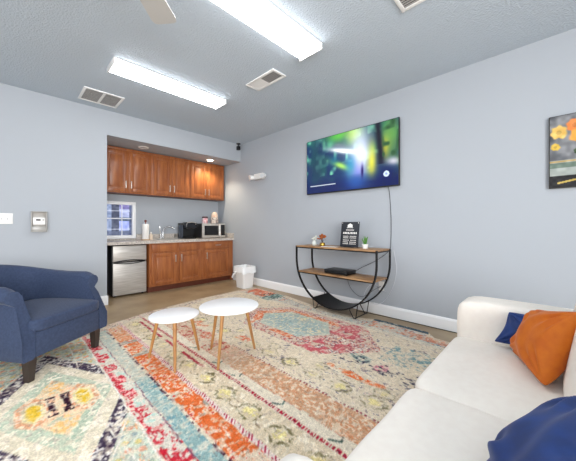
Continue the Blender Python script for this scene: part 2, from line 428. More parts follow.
sk.box(*R(sx0+.002, sx1-.002, sy0+.002, sy1-.002, .70, .705)).box(*R(sx0+.002, sx0+.006, sy0, sy1, .70, .867)).box(*R(sx1-.006, sx1-.002, sy0, sy1, .70, .867)).box(*R(sx0, sx1, sy0+.002, sy0+.006, .70, .867)).box(*R(sx0, sx1, sy1-.006, sy1-.002, .70, .867))
sk.build('sink_bowl', M_steel, ct)
fa = thing('kitchen_faucet', (2.05, 5.29, .868), 'chrome gooseneck tap with side lever behind the sink', 'faucet')
MB().box(-.1, .1, -.025, .025, 0, .012, .004).build('base_plate', M_nickel, fa)
pts = [(0, 0, .01), (0, 0, .12)]+[(.0+.095*(1-math.cos(a)), -.05*(1-math.cos(a)), .14+.09*math.sin(a)) for a in [k*PI*.8/10 for k in range(11)]]
MB().tube(pts, .014, 10).build('spout', M_chrome, fa)
MB().cyl((-.04, 0, .012), (-.04, 0, .09), .017).tube([(-.04, 0, .09), (-.055, 0, .16), (-.06, 0, .24)], .008).build('lever', M_chrome, fa)
sp = thing('dish_sprayer', (2.28, 5.30, .868), 'small chrome sprayer beside the tap', 'sprayer')
MB().cyl((0, 0, 0), (0, 0, .02), .02, .016).build('collar', M_nickel, sp); MB().cyl((0, 0, .02), (0, -.01, .085), .011, .016).build('nozzle', M_nickel, sp)

# mini fridge
fr = thing('mini_fridge', (1.36, 4.86, 0), 'two-door stainless mini fridge with black sides below the worktop', 'refrigerator')
def Q(x0, x1, y0, y1, z0, z1): return (x0-1.36, x1-1.36, y0-4.86, y1-4.86, z0, z1)
MB().box(*Q(1.125, 1.615, 4.895, 5.34, .02, .805), .006).build('body', M_black, fr)
MB().box(*Q(1.13, 1.61, 4.845, 4.892, .555, .80), .006).build('freezer_door', M_steel, fr)
MB().box(*Q(1.13, 1.61, 4.845, 4.892, .03, .535), .006).build('fridge_door', M_steel, fr)
hp = lambda sgn: [(-.225+.45*k/14, -.018-.012*math.sin(PI*k/14), .545+sgn*(.006+.022*math.sin(PI*k/14))) for k in range(15)]
MB().tube(hp(1), .007).tube(hp(-1), .007).box(-.23, .23, -.016, -.001, .536, .554, .002).build('handle', M_black, fr)
for (x, y) in ((1.17, 4.92), (1.57, 4.92), (1.17, 5.3), (1.57, 5.3)):
    MB().cyl((x-1.36, y-4.86, 0), (x-1.36, y-4.86, .022), .016).build('foot', M_black, fr)

# microwave
mw = thing('microwave', (2.925, 5.13, .868), 'stainless microwave oven on the worktop in the right corner', 'microwave')
MB().box(-.26, .26, -.165, .18, .012, .295, .004).build('casing', mat('microwave_casing', (40, 40, 42), .4), mw)
MB().box(-.26, .14, -.19, -.165, .012, .295, .004).build('door', M_steel, mw)
MB().box(-.215, .095, -.193, -.189, .06, .25, .002).build('door_glass', M_glassd, mw)
MB().tube([(.115, -.19, .04), (.115, -.215, .055), (.115, -.215, .25), (.115, -.19, .265)], .007).build('handle', M_nickel, mw)
MB().box(.142, .26, -.188, -.165, .012, .295, .003).build('control_panel', M_steel, mw)
MB().box(.155, .248, -.191, -.187, .05, .27, .001).build('keypad', M_glassd, mw)
for (x, y) in ((-.22, -.13), (.22, -.13), (-.22, .14), (.22, .14)): MB().cyl((x, y, 0), (x, y, .014), .012).build('foot', M_black, mw)

# coffee maker
cm = thing('coffee_maker', (2.44, 5.11, .868), 'black single-cup coffee machine left of the microwave', 'coffee maker')
MB().box(-.13, .13, -.02, .14, 0, .30, .015, 3).build('body', M_black, cm)
MB().box(-.11, .12, -.17, .0, .19, .315, .025, 3).build('brew_head', mat('glossy_black', (26, 28, 34), .2), cm)
MB().box(-.09, .1, -.16, -.02, 0, .03, .008).build('drip_tray', M_blackm, cm)
MB().box(-.135, -.132+.02, -.06, .12, .02, .26, .006).build('water_tank', mat('smoked_tank', (60, 68, 82), .15), cm)
MB().tube([(-.09, -.165, .27), (-.085, -.18, .305), (0, -.185, .32), (.085, -.18, .305), (.09, -.165, .27)], .009).build('handle', M_nickel, cm)

# things on the microwave
tn = thing('snack_canister', (2.82, 5.12, 1.163), 'pink and white canister with a dark lid on top of the microwave', 'canister')
MB().lathe([(.052, 0), (.055, .01), (.055, .105), (.052, .11)], n=28).build('can', mat('pink_white_print', (236, 226, 226), .5, rgb2=(214, 130, 140), cscale=22), tn)
MB().lathe([(.058, .11), (.058, .135), (.05, .142)], n=28).build('lid', mat('plum_lid', (70, 38, 48), .4), tn)
pc = thing('patterned_jar', (3.04, 5.12, 1.163), 'tall patterned cream and rust jar with rounded lid on the microwave, near the corner', 'jar')
MB().lathe([(.07, 0), (.078, .01), (.078, .11), (.066, .13)], n=28).build('jar_body', mat('mosaic_print', (232, 222, 208), .5, rgb2=(88, 60, 72), cscale=42), pc)
MB().lathe([(.064, .13), (.062, .19), (.048, .225), (.02, .24)], n=28).build('lid', mat('rust_print', (208, 160, 130), .5, rgb2=(236, 222, 206), cscale=30), pc)
# paper towel
pt = thing('paper_towel_roll', (1.68, 5.10, .868), 'white paper towel roll on an upright holder beside the window', 'paper towel')
MB().lathe([(.072, 0), (.075, .008), (.07, .012)]).build('stand_base', mat('wood_base', (200, 160, 110), .5), pt)
MB().lathe([(.052, .013), (.055, .02), (.055, .27), (.05, .28)]).build('roll', M_papw, pt)
MB().cyl((0, 0, .28), (0, 0, .315), .008).lathe([(.008, .31), (.021, .322), (.021, .338), (.01, .35)]).build('holder_knob', mat('red_wood', (120, 60, 50), .5), pt)
sb = thing('soap_bottle', (1.79, 5.16, .868), 'small pale soap bottle between the paper towel and the tap', 'bottle')
MB().lathe([(.026, 0), (.03, .01), (.03, .08), (.012, .1), (.012, .115)]).build('bottle', mat('soap_cream', (228, 210, 190), .35), sb)
MB().cyl((0, 0, .115), (0, 0, .135), .014).build('cap', M_white, sb)

# ------------------------------------------------------------------ back wall fittings
sw = thing('light_switch_plate', (-.045, WY, 1.197), 'white multi-gang light switch plate at the left edge of the picture', 'light switch')
MB().box(-.092, .092, -.007, 0, -.062, .062, .003).build('plate', M_white, sw)
for x in (-.046, 0, .046):
    MB().box(x-.006, x+.006, -.018, -.006, -.014, .008, .002).build('toggle', mat('toggle_grey', (205, 205, 208), .4), sw)
th = thing('thermostat', (.272, WY, 1.165), 'white thermostat inside a clear grey lockable guard on the back wall', 'thermostat')
MB().box(-.072, .072, -.012, 0, -.125, .125, .006).build('guard_base', mat('guard_beige', (176, 172, 166), .4), th)
b = MB(); b.box(-.074, -.064, -.055, -.01, -.125, .125, .003).box(.064, .074, -.055, -.01, -.125, .125, .003).box(-.064, .064, -.055, -.01, .115, .125, .003).box(-.064, .064, -.055, -.01, -.125, -.115, .003).box(-.064, .064, -.045, -.01, -.115, -.06, .004)
b.build('guard_cover', mat('guard_smoke', (170, 168, 164), .25), th)
MB().box(-.058, .058, -.045, -.012, -.04, .05, .008).build('thermostat_body', M_white, th)
MB().box(-.03, .012, -.047, -.044, .01, .03, .001).build('display', M_dark, th)
MB().cyl((.036, -.044, .02), (.036, -.05, .02), .009).build('button', M_grey, th)

# camera in the corner
cc = thing('security_camera', (3.20, WY, 2.69), 'small black camera hung at the ceiling corner above the kitchenette', 'camera')
MB().cyl((0, -.035, .055), (0, -.035, .04), .04).build('mount', M_black, cc)
MB().cyl((0, -.035, .04), (0, -.035, .0), .010).build('stem', M_black, cc)
MB().box(-.028, .028, -.075, .0, -.075, .005, .012, 3).build('camera_body', M_black, cc)
MB().cyl((0, -.074, -.035), (0, -.08, -.035), .015).build('lens', M_glassd, cc)

# emergency light
em = thing('emergency_light', (WX, 3.91, 2.02), 'white twin-head emergency light on the wall left of the television', 'emergency light')
MB().box(-.06, 0, -.13, .13, -.045, .06, .012, 3).build('housing', M_white, em)
for s_ in (-1, 1):
    h = MB().cyl((-.03, s_*.155, .005), (-.115, s_*.175, -.01), .035, .048, 20).box(-.05, -.02, min(s_*.12, s_*.16), max(s_*.12, s_*.16), -.012, .018, .003).build('lamp_head', M_white, em)
    MB().cyl((-.1155, s_*.175, -.0102), (-.118, s_*.1755, -.0106), .041).build('lamp_lens', mat('lamp_glass', (214, 218, 220), .15), h)
MB().box(-.062, -.05, -.10, .10, -.062, -.045, .003).build('label_strip', M_grey, em)

# ------------------------------------------------------------------ television
tv = thing('television', (WX-.001, 2.031, 1.995), 'large black wall-mounted television showing a forest scene', 'television')
MB().box(-.05, -.018, -.714, .714, -.406, .406, .006).build('casing', M_black, tv)
MB().box(-.02, 0, -.3, .3, -.2, .2).build('wall_bracket', M_blackm, tv)
ny, nz = 240, 140
b = MB(); ys = np.linspace(-.706, .706, ny); zs = np.linspace(-.392, .398, nz)
b.grid([[(-.0515, y, z) for z in zs] for y in ys])
S = b.build('screen', attr_mat('screen_picture', .15, emit=1.0), tv, smooth=False)
co = np.zeros(len(S.data.vertices)*3); S.data.vertices.foreach_get('co', co); co = co.reshape(-1, 3)
u = (.706-co[:, 1])/1.412; v = (co[:, 2]+.392)/.79
c = np.zeros((len(u), 3)); c[:] = (24, 52, 96)
n1 = vnoise(u, v*.56, 9); n2 = vnoise(u, v*.56, 22, 40, 9)
c = bl(c, (n1-.45)*2.4, (38, 110, 96)); c = bl(c, (n2-.62)*3*(v > .3), (120, 205, 170))
def G(cx, cy, sx, sy, rot=0):
    ca, sa = math.cos(rot), math.sin(rot); dx = u-cx; dy = (v-cy)*.56
    X = dx*ca+dy*sa; Y = -dx*sa+dy*ca
    return np.exp(-(X/sx)**2-(Y/sy)**2)
c = bl(c, G(.40, .97, .16, .07)*.9, (96, 196, 70)); c = bl(c, G(.30, .85, .05, .04)*.8, (90, 190, 140)); c = bl(c, G(.15, .88, .09, .10)*.7, (30, 60, 90))
c = bl(c, G(.50, .85, .05, .05)*.9, (24, 76, 110)); c = bl(c, G(.58, .92, .10, .10)*.9, (186, 226, 80))
c = bl(c, G(.64, .60, .11, .24)*1., (214, 226, 250))
c = bl(c, G(.43, .44, .13, .028, -.45)*1.1, (170, 220, 96)); c = bl(c, G(.35, .55, .06, .05)*.7, (20, 100, 140))
c = bl(c, G(.62, .28, .08, .12)*.95, (170, 160, 236)); c = bl(c, G(.54, .42, .06, .10)*.7, (40, 150, 190))
c = bl(c, G(.76, .40, .045, .17)*1., (222, 220, 70)); c = bl(c, G(.94, .75, .09, .22)*.85, (104, 156, 72)); c = bl(c, G(.88, .60, .04, .1)*.8, (205, 200, 60))
tr = np.exp(-((u-(.815+.055*(1-v)))/.032)**2)*(v > .35)
c = bl(c, G(.47, .68, .18, .022, -.26)*1.25, (250, 252, 248)); c = bl(c, G(.66, .56, .06, .09)*.8, (232, 238, 252))
c = bl(c, tr*1., (22, 24, 40)); c = bl(c, (n2-.45)*2.8*(u > .86), (44, 84, 52))
c = bl(c, G(.955, .36, .06, .035, -.1)*1., (226, 224, 226))
c = bl(c, np.clip((.26-v)*6, 0, 1)*.88, (16, 26, 84)); c = bl(c, G(.60, .12, .12, .08)*.8, (40, 90, 170)); c = bl(c, G(.9, .2, .1, .08)*.8, (16, 24, 90))
c = bl(c, G(.665, .28, .012, .055)*1.1, (34, 22, 90)); c = bl(c, G(.14, .5, .12, .22)*.7, (22, 50, 74))
c = bl(c, ((u > .05)*(u < .37)*(abs(v-.135-.0*u) < .007))*.9, (222, 230, 240))
r = np.hypot(u-.895, (v-.185)*.56)
c = bl(c, (r < .026)*1., (206, 222, 250)); c = bl(c, (r < .010)*.7, (120, 140, 200))
set_pattern(S.data, c)

# ------------------------------------------------------------------ framed picture at the right
ar = thing('framed_painting', (WX, -.245, 1.735), 'framed painting of orange and yellow flowers in a vase', 'painting')
MB().box(-.034, 0, -.285, .285, -.305, .305, .003).build('frame', mat('dark_frame', (52, 50, 46), .5), ar)
b = MB(); ys = np.linspace(-.279, .279, 140); zs = np.linspace(-.299, .299, 140)
b.grid([[(-.036, y, z) for z in zs] for y in ys])
S = b.build('canvas', attr_mat('painting_pattern', .6), ar, smooth=False)
co = np.zeros(len(S.data.vertices)*3); S.data.vertices.foreach_get('co', co); co = co.reshape(-1, 3)
u = (.279-co[:, 1])/.558; v = (co[:, 2]+.299)/.598
c = np.zeros((len(u), 3)); c[:] = (128, 130, 134)
n1 = vnoise(u, v, 7, 3, 3); n2 = vnoise(u, v, 20, 13, 5)
c = bl(c, (n1-.4)*2, (62, 66, 74)); c = bl(c, (v < .38)*(v > .16)*.9, (168, 176, 170)); c = bl(c, (v < .16), (34, 34, 36)); c = bl(c, (v < .34)*(v > .27)*.8, (90, 110, 96))
c = bl(c, ((abs(v-.36) < .012))*.8, (196, 160, 90))
def G2(cx, cy, s): 
    a = np.arctan2(v-cy, u-cx); rr = np.hypot(u-cx, v-cy)/(s*(1+.07*np.cos(a*7+cx*20)+(n2-.5)*.3))
    return np.clip((1-rr)*5, 0, 1)
for (cx, cy, s_, col) in ((.5, .35, .14, (116, 92, 108)), (.48, .52, .16, (70, 92, 60)), (.30, .48, .05, (60, 80, 50)), (.10, .77, .10, (232, 190, 104)), (.06, .57, .055, (212, 176, 72)), (.27, .84, .10, (224, 130, 66)), (.34, .70, .13, (244, 158, 66)), (.55, .86, .13, (232, 120, 60)), (.6, .66, .12, (240, 170, 90)), (.78, .74, .1, (236, 150, 70)), (.85, .55, .09, (236, 190, 80))):
    c = bl(c, G2(cx, cy, s_), col)
    c = bl(c, G2(cx, cy, s_*.35)*.7, tuple(int(k*.8) for k in col))
c = bl(c, ((abs(v-.08-.2*(u-.2)) < .012)*(u > .08)*(u < .5))*.9, (210, 180, 90)); c += (n2[:, None]-.5)*40
set_pattern(S.data, c)

# ------------------------------------------------------------------ rug
M_rug = attr_mat('rug_pile', .95, speck=.22, spec=.1)
gx = np.arange(-.62, 3.085, .0085); gy = np.linspace(.28, 1, 440)
X, T = np.meshgrid(gx, np.linspace(0, 1, 440), indexing='ij')
far = np.interp(gx, [-.62, .6, 1.3, 2.0, 2.9, 3.1], [3.36, 3.52, 3.76, 3.86, 3.90, 3.92])[:, None]
near = .30
# right edge wanders slightly
Y = near+(far-near)*T
edge = np.interp(Y, [.3, .85, .95, 1.5, 1.62, 1.9, 2.3, 3.0, 3.9], [2.93, 2.95, 3.07, 3.07, 3.0, 2.955, 2.96, 3.09, 3.12])
Xn = -.62+(X+.62)*(edge+.62)/(3.085+.62)
def N(f, ox=0): return vnoise(x, y, f, ox, ox*.7)
x = X.ravel()*0+Xn.ravel(); y = Y.ravel()
dd = (edge-Xn).ravel()
fd = (far-Y+0*X).ravel()
c = np.zeros((x.size, 3)); c[:] = (222, 208, 184)
a1, a2, a3, a4 = N(3), N(11, 31), N(38, 57), N(85, 91)
sy_ = vnoise(x, y, 1.0, 0, 0)
wob = (vnoise(x*0, y, 26, 5, 2)-.5)*.010
st = vnoise(x*2.2, y*.7, 60, 11, 13)        # streaks along the weave rows
dis = .5+((a2-.5)*.22+(a3-.5)*.40+(a4-.5)*.22+(st-.5)*.34)*1.15                    # distress mask
def band(x0, x1, soft=.004): return np.clip((x-x0-wob)/soft, 0, 1)*np.clip((x1+wob-x)/soft, 0, 1)
def put(m, col, wear=.5, k=9): 
    global c
    mm = m*np.clip((dis-wear)*k, 0, 1) if wear > 0 else m
    c = bl(c, mm, col)
def seg(x0, y0, x1, y1, w_):
    px, py = x1-x0, y1-y0; L2 = px*px+py*py
    t_ = np.clip(((x-x0)*px+(y-y0)*py)/L2, 0, 1)
    return np.clip((w_-np.hypot(x-x0-t_*px, y-y0-t_*py))/.004, 0, 1)
# ---- left medallion field
F0 = (x < .505)
c = bl(c, F0*1., (208, 214, 196)); put(F0*1., (150, 172, 158), .47); put(F0*1., (226, 168, 120), .60)
cx, cy = .225, 2.20
def dia(hx, hy, ex=1.0): return (np.abs(x-cx)/hx)**ex+(np.abs(y-cy)/hy)**ex
DM = dia(.335, .64)+(a2-.5)*.03
F1 = F0*(DM > 1.0)
# corner fields of navy and speckled dots
cellx = (x/.055) % 1-.5; celly = (y/.065+((np.floor(x/.055) % 2)*.5)) % 1-.5
dots = np.clip((.36-np.hypot(cellx, celly))*8, 0, 1)
idx = (np.floor(x/.055)*7+np.floor(y/.065+((np.floor(x/.055) % 2)*.5))*13) % 3
c = bl(c, F1*dots*(idx < 1)*.8, (232, 150, 118)); c = bl(c, F1*dots*(idx >= 1)*(idx < 2)*.8, (222, 200, 120)); c = bl(c, F1*dots*(idx >= 2)*.6, (132, 152, 160))
nav = F0*np.clip((DM-1.13)/.01, 0, 1)*np.clip((1.42-DM)/.01, 0, 1)
c = bl(c, nav*.92*np.clip((.68-dis)*9, 0, 1), (56, 42, 66)); 
put(nav, (216, 208, 202), .56, 14)
c = bl(c, F0*np.clip((.02-np.abs(DM-1.46))/.01, 0, 1), (228, 220, 208))
c = bl(c, F0*(seg(.51, 2.75, .02, 3.1, .006)+seg(.44, 1.3, .35, 2.0, .006)+seg(.38, 2.4, .40, 3.3, .005)), (232, 226, 214))
I = F0*(DM <= 1.13)
c = bl(c, I, (226, 214, 188)); put(I, (236, 224, 204), .5)
I2 = F0*np.clip((.86-DM)/.02, 0, 1); c = bl(c, I2, (198, 206, 182)); put(I2, (150, 174, 150), .48); put(I2, (232, 226, 204), .56)
I3 = F0*np.clip((.60-DM)/.02, 0, 1)*(np.abs(x-cx) < .24); put(I3, (238, 214, 178), .2); put(I3, (238, 190, 152), .56); 
for sx in (-1, 1):
    bxx = cx+sx*.12
    hexm = np.clip((1-np.maximum(np.abs(x-bxx)/.052, (np.abs(x-bxx)/.052*.5+np.abs(y-cy)/.14)))/.12, 0, 1)
    hexo = np.clip((1-np.maximum(np.abs(x-bxx)/.08, (np.abs(x-bxx)/.08*.5+np.abs(y-cy)/.20)))/.06, 0, 1)
    c = bl(c, hexo*F0*.8, (236, 160, 118)); put(hexo*F0, (238, 216, 184), .48)
    c = bl(c, hexm*F0, (238, 222, 170)); hm2 = np.clip((1-np.maximum(np.abs(x-bxx)/.036, (np.abs(x-bxx)/.036*.5+np.abs(y-cy)/.11)))/.12, 0, 1); c = bl(c, hm2*F0, (236, 194, 62)); put(hm2*F0, (232, 206, 130), .55)
for sx in (-1, 1):
    m = np.clip((.125-np.abs(y-cy))/.01, 0, 1)*np.clip((.016+.10*np.abs(y-cy)-np.abs(x-cx-sx*.037))/.006, 0, 1)
    c = bl(c, m*F0*np.clip((.70-dis)*12, 0, 1), (52, 24, 42))
for sy in (-1, 1):
    m = np.clip((.07-np.hypot(x-cx, (y-cy-sy*.24)*.7))/.02, 0, 1); c = bl(c, m*F0*.7*np.clip((dis-.4)*8, 0, 1), (240, 186, 106))
# ---- borders
c = bl(c, band(.503, .516), (236, 230, 222))
c = bl(c, band(.516, .622), (226, 218, 204)); put(band(.516, .622), (180, 208, 196), .55)
step = .565+.035*np.sign(np.sin(y*26))*(.5+.5*a2)+.02*a3
redm = band(.516, .60)*(x < step)
c = bl(c, redm*np.clip((dis-.28)*8, 0, 1), (200, 38, 56)); put(redm, (236, 170, 166), .60)
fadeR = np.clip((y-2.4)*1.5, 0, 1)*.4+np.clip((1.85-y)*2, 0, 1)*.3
c = bl(c, redm*fadeR*(a3 > .5), (200, 40, 56))
lowred = band(.52, .70)*np.clip((1.60-y)*6, 0, 1); put(lowred, (198, 40, 54), .45)
c = bl(c, band(.616, .628)*.8*(a3 > .3), (104, 62, 92))
teal = band(.628, .722); c = bl(c, teal, (150, 180, 178)); put(teal, (212, 214, 200), .52); put(teal, (108, 150, 158), .60)
c = bl(c, teal*np.clip((a1-.6)*5, 0, 1)*.7, (214, 208, 190))
c = bl(c, band(.718, .738)*(vnoise(x*.4, y, 40, 3, 1) > .45)*.9, (70, 34, 56))
ora = band(.738, .872); c = bl(c, ora, (228, 112, 58))
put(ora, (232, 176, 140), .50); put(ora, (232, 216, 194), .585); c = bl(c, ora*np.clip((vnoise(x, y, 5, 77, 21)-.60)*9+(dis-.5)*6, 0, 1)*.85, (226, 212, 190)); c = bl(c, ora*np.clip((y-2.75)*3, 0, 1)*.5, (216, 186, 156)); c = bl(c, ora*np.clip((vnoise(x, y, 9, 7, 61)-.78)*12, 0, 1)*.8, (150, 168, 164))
put(ora, (204, 62, 50), .68)
c = bl(c, band(.872, .905), (234, 214, 206)); c = bl(c, band(.872, .905)*(((y-x)/.026 % 1) < .45)*(a3 > .25), (184, 60, 84))
# ---- beige flower band
fb = band(.905, 1.112); c = bl(c, fb, (224, 206, 176)); put(fb, (198, 178, 150), .57); put(fb, (234, 222, 200), .60)
def flowers(x0, per, off, amp=.04, ring=.06, strength=1.):
    global c
    k = np.round((y-off)/per); yy = y-off-k*per; xx = x-x0-amp*0
    vis = np.clip(.35+.9*_LAT[(k.astype(int)*37) % 512, 5], 0, 1)*strength
    strength = vis
    r = (np.hypot(xx, yy*.8)*.45+(np.abs(xx)+np.abs(yy)*.72)*.45)*(1+.07*np.cos(np.arctan2(yy, xx)*8+k))+(a3-.5)*.022
    c = bl(c, np.clip((ring*.8-r)/.02, 0, 1)*strength*np.clip((dis-.36)*7, 0, 1)*.85, (214, 200, 122))
    put(np.clip((ring*.75-r)/.02, 0, 1)*strength, (240, 226, 160), .5)
    c = bl(c, np.clip((.012-np.abs(r-ring))/.005, 0, 1)*strength*.9*np.clip((dis-.40)*8, 0, 1), (108, 100, 64))
    c = bl(c, np.clip((.007-np.abs(xx-.045*np.sin(yy*PI*2/per*1.0+PI/2)))/.004, 0, 1)*strength*.75*np.clip((dis-.42)*8, 0, 1)*(np.abs(yy) > .06), (118, 96, 66))
flowers(1.005, .26, 1.30)
c = bl(c, band(1.118, 1.148)*np.clip((.75-a1)*6, 0, 1)*((y/.020 % 1) < .68), (186, 34, 62)); c = bl(c, band(1.126, 1.134)*((y/.03 % 1) < .4)*.9, (70, 30, 52))
c = bl(c, band(1.055, 1.085)*np.clip((y-1.95)*8, 0, 1)*(a2 > .45), (176, 60, 72))
cb = band(1.148, 1.226); c = bl(c, cb, (232, 220, 198)); put(cb, (212, 200, 182), .60)
for (vx, vy) in ((1.19, 1.68), (1.19, 1.95), (1.185, 1.225), (1.19, .80), (1.19, 2.35)):
    c = bl(c, (seg(vx-.03, vy+.035, vx, vy-.02, .009)+seg(vx+.035, vy-.005, vx, vy-.02, .008))*(a3 > .2)*.85, (58, 88, 78))
c = bl(c, band(1.222, 1.230)*.7, (196, 96, 70))
ob = band(1.230, 1.448); c = bl(c, ob, (212, 168, 134)); put(ob, (204, 122, 78), .47); put(ob, (222, 196, 166), .55); c = bl(c, ob*np.clip((vnoise(x, y, 4, 17, 33)-.55)*8, 0, 1)*.75, (216, 202, 178))
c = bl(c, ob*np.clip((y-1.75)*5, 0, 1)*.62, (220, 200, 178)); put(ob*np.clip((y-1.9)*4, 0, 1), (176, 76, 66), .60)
c = bl(c, band(1.448, 1.466)*((y/.028 % 1) < .5)*(a1 > .3)*.9, (140, 34, 52))
# ---- wide beige field
fb = band(1.466, 3.2); c = bl(c, fb, (228, 212, 186)); put(fb, (204, 186, 160), .57); put(fb, (238, 230, 214), .60)
put(fb, (226, 160, 130), .67); put(fb, (120, 116, 122), .70, 14)
flowers(1.60, .24, 1.06, strength=.75); flowers(1.72, .52, 1.33, ring=.05, strength=.45)
for (bx_, by_, r1, r2, col) in ((1.78, 1.0, .045, .16, (232, 112, 58)), (1.80, 1.22, .03, .09, (226, 140, 96)), (2.02, .98, .07, .06, (224, 140, 150)), (2.06, 1.18, .06, .14, (140, 160, 152)), (1.62, 2.2, .06, .14, (218, 118, 84)), (1.42, 2.5, .08, .1, (206, 110, 84)), (1.5, 2.9, .08, .16, (222, 140, 104)), (1.62, 3.35, .1, .12, (224, 150, 110))):
    m = np.clip((1-np.hypot((x-bx_)/r1, (y-by_)/r2)+(a2-.5)*.8)*3, 0, 1); put(m, col, .38)
nv = band(1.93, 2.10)*(y < 1.62)*(y > .55); put(nv, (48, 44, 66), .60, 12)
nv2 = band(2.15, 2.52)*(y < 1.05)*(y > .3); put(nv2, (44, 44, 60), .56, 12); put(nv2, (120, 150, 150), .50)
# hexagon medallion
hx, hy, hcy = 2.24, .30, 2.0
def hexm(rx, ry): return np.maximum(np.abs(x-2.29)/rx, np.abs(x-2.29)/rx*.42+np.abs(y-2.0)/ry)
H = hexm(.43, .92)
ringm = np.clip((1-H)/.012, 0, 1)
c = bl(c, ringm, (222, 200, 178)); put(ringm, (200, 76, 78), .46); put(ringm, (64, 54, 74), .565, 14); put(ringm, (236, 222, 206), .61)
c = bl(c, ringm*np.clip((1.9-y)*4, 0, 1)*np.clip((y-1.25)*6, 0, 1)*np.clip((vnoise(x, y, 14, 9, 77)-.5)*8, 0, 1)*.8, (206, 84, 96))
Hi0 = np.maximum(np.abs(x-2.28)/.265, np.abs(x-2.28)/.265*.42+np.abs(y-2.13)/.50)
oo = ringm*np.clip((1.28-Hi0)/.01, 0, 1)*(vnoise(x, y, 3, 5, 9) > .36); c = bl(c, oo*.9, (226, 118, 76)); put(oo, (226, 196, 170), .55)
Hi = np.maximum(np.abs(x-2.28)/.265, np.abs(x-2.28)/.265*.42+np.abs(y-2.13)/.50)
Hn = np.clip((1-Hi)/.02, 0, 1); c = bl(c, Hn, (176, 192, 184)); put(Hn, (142, 172, 180), .42); put(Hn, (206, 206, 190), .54); put(Hn, (222, 208, 160), .64); c = bl(c, Hn*np.clip((Hi-.7)*5, 0, 1)*.6, (196, 204, 186))
c = bl(c, np.clip((.012-np.abs(Hi-1.02))/.02, 0, 1)*.6*(a3 > .35), (84, 60, 62))
# light corner triangles pass
rb = band(2.70, 2.78); c = bl(c, rb*.8, (222, 212, 194))
rb = (x > 2.76)*(dd > .10)*1.; c = bl(c, rb*.8, (208, 206, 196)); put(rb, (150, 170, 176), .50); put(rb, (54, 50, 68), .615, 14); put(rb, (226, 140, 106), .64)
rc = (x > 2.80)*(y < 1.5)*np.clip((dis-.40)*8, 0, 1)*(x < 2.93); c = bl(c, rc*.7, (222, 138, 104))
c = bl(c, (x > 2.78)*(y > 3.25)*(a2 > .38)*.85, (222, 116, 84)); c = bl(c, (x > 2.70)*(y > 3.05)*(y < 3.25)*.8, (120, 156, 150)); c = bl(c, (x > 2.72)*(a3 > .6)*(y > 3.0)*(y < 3.4)*.8, (40, 56, 60))
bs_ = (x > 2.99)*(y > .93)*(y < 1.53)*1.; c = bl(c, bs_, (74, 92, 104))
bs2 = (dd < .035)*(y > .93)*(y < 1.55)*1.
c = bl(c, np.clip((.05-dd)/.004, 0, 1)*(y > 1.62)*.6, (214, 204, 186))
# bare yarn flecks and knots across the whole pile
f1 = vnoise(x*.55, y, 62, 3, 41); f2 = vnoise(x, y*.6, 70, 53, 4)
c = bl(c, np.clip((f1-.66)*9, 0, 1)*.62, (232, 220, 198)); c = bl(c, np.clip((f2-.80)*9, 0, 1)*.35, (120, 100, 96))
c = bl(c, np.clip((a1-.55)*4, 0, 1)*np.clip((f2-.5)*6, 0, 1)*.5, (228, 214, 190))
# far binding
fm = np.clip((.16-fd)/.01, 0, 1); c = bl(c, fm*.75, (220, 208, 190)); put(fm, (216, 150, 120), .58); put(fm, (150, 140, 134), .62)
c += (a4[:, None]-.5)*26+(a3[:, None]-.5)*18
nxg, nyg = X.shape
rt = .009
Zr = np.full(x.size, rt)+(a1-.5)*.002
ring = np.zeros((nxg, nyg), bool); ring[0] = ring[-1] = True; ring[:, 0] = ring[:, -1] = True
Zr[ring.ravel()] = .0008
verts = np.stack([x, y, Zr], 1)
ii = np.arange(nxg*nyg).reshape(nxg, nyg)
fc = np.stack([ii[:-1, :-1].ravel(), ii[1:, :-1].ravel(), ii[1:, 1:].ravel(), ii[:-1, 1:].ravel()], 1)
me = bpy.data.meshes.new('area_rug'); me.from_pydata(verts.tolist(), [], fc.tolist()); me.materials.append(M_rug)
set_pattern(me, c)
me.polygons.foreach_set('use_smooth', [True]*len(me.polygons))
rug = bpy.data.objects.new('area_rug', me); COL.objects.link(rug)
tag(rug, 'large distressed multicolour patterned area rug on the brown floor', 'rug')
RZ = .0105

# ------------------------------------------------------------------ side tables
def side_table(cx, cy, h, r, feet, label):
    t = thing('side_table', (cx, cy, RZ), label, 'table', group='round white side tables')
    MB().lathe([(r-.012, h-.018), (r-.002, h-.013), (r, h-.006), (r-.002, h-.002), (r-.006, h), (.001, h)], n=64).build('tabletop', M_wtable, t, ang=60)
    for (fx, fy) in feet:
        dx, dy = fx-cx, fy-cy; k = .62
        MB().cyl((dx, dy, 0), (dx*k, dy*k, h-.016), .010, .0155, 16).build('leg', M_oak, t)
    return t
side_table(1.32, 1.985, .43, .247, [(1.128, 1.85), (1.275, 2.205), (1.55, 1.93)], 'larger, taller round white side table on oak legs, right of the pair')
side_table(.965, 2.25, .375, .195, [(.827, 2.429), (.879, 2.043), (1.19, 2.267)], 'smaller, lower round white side table on oak legs, left of the pair')

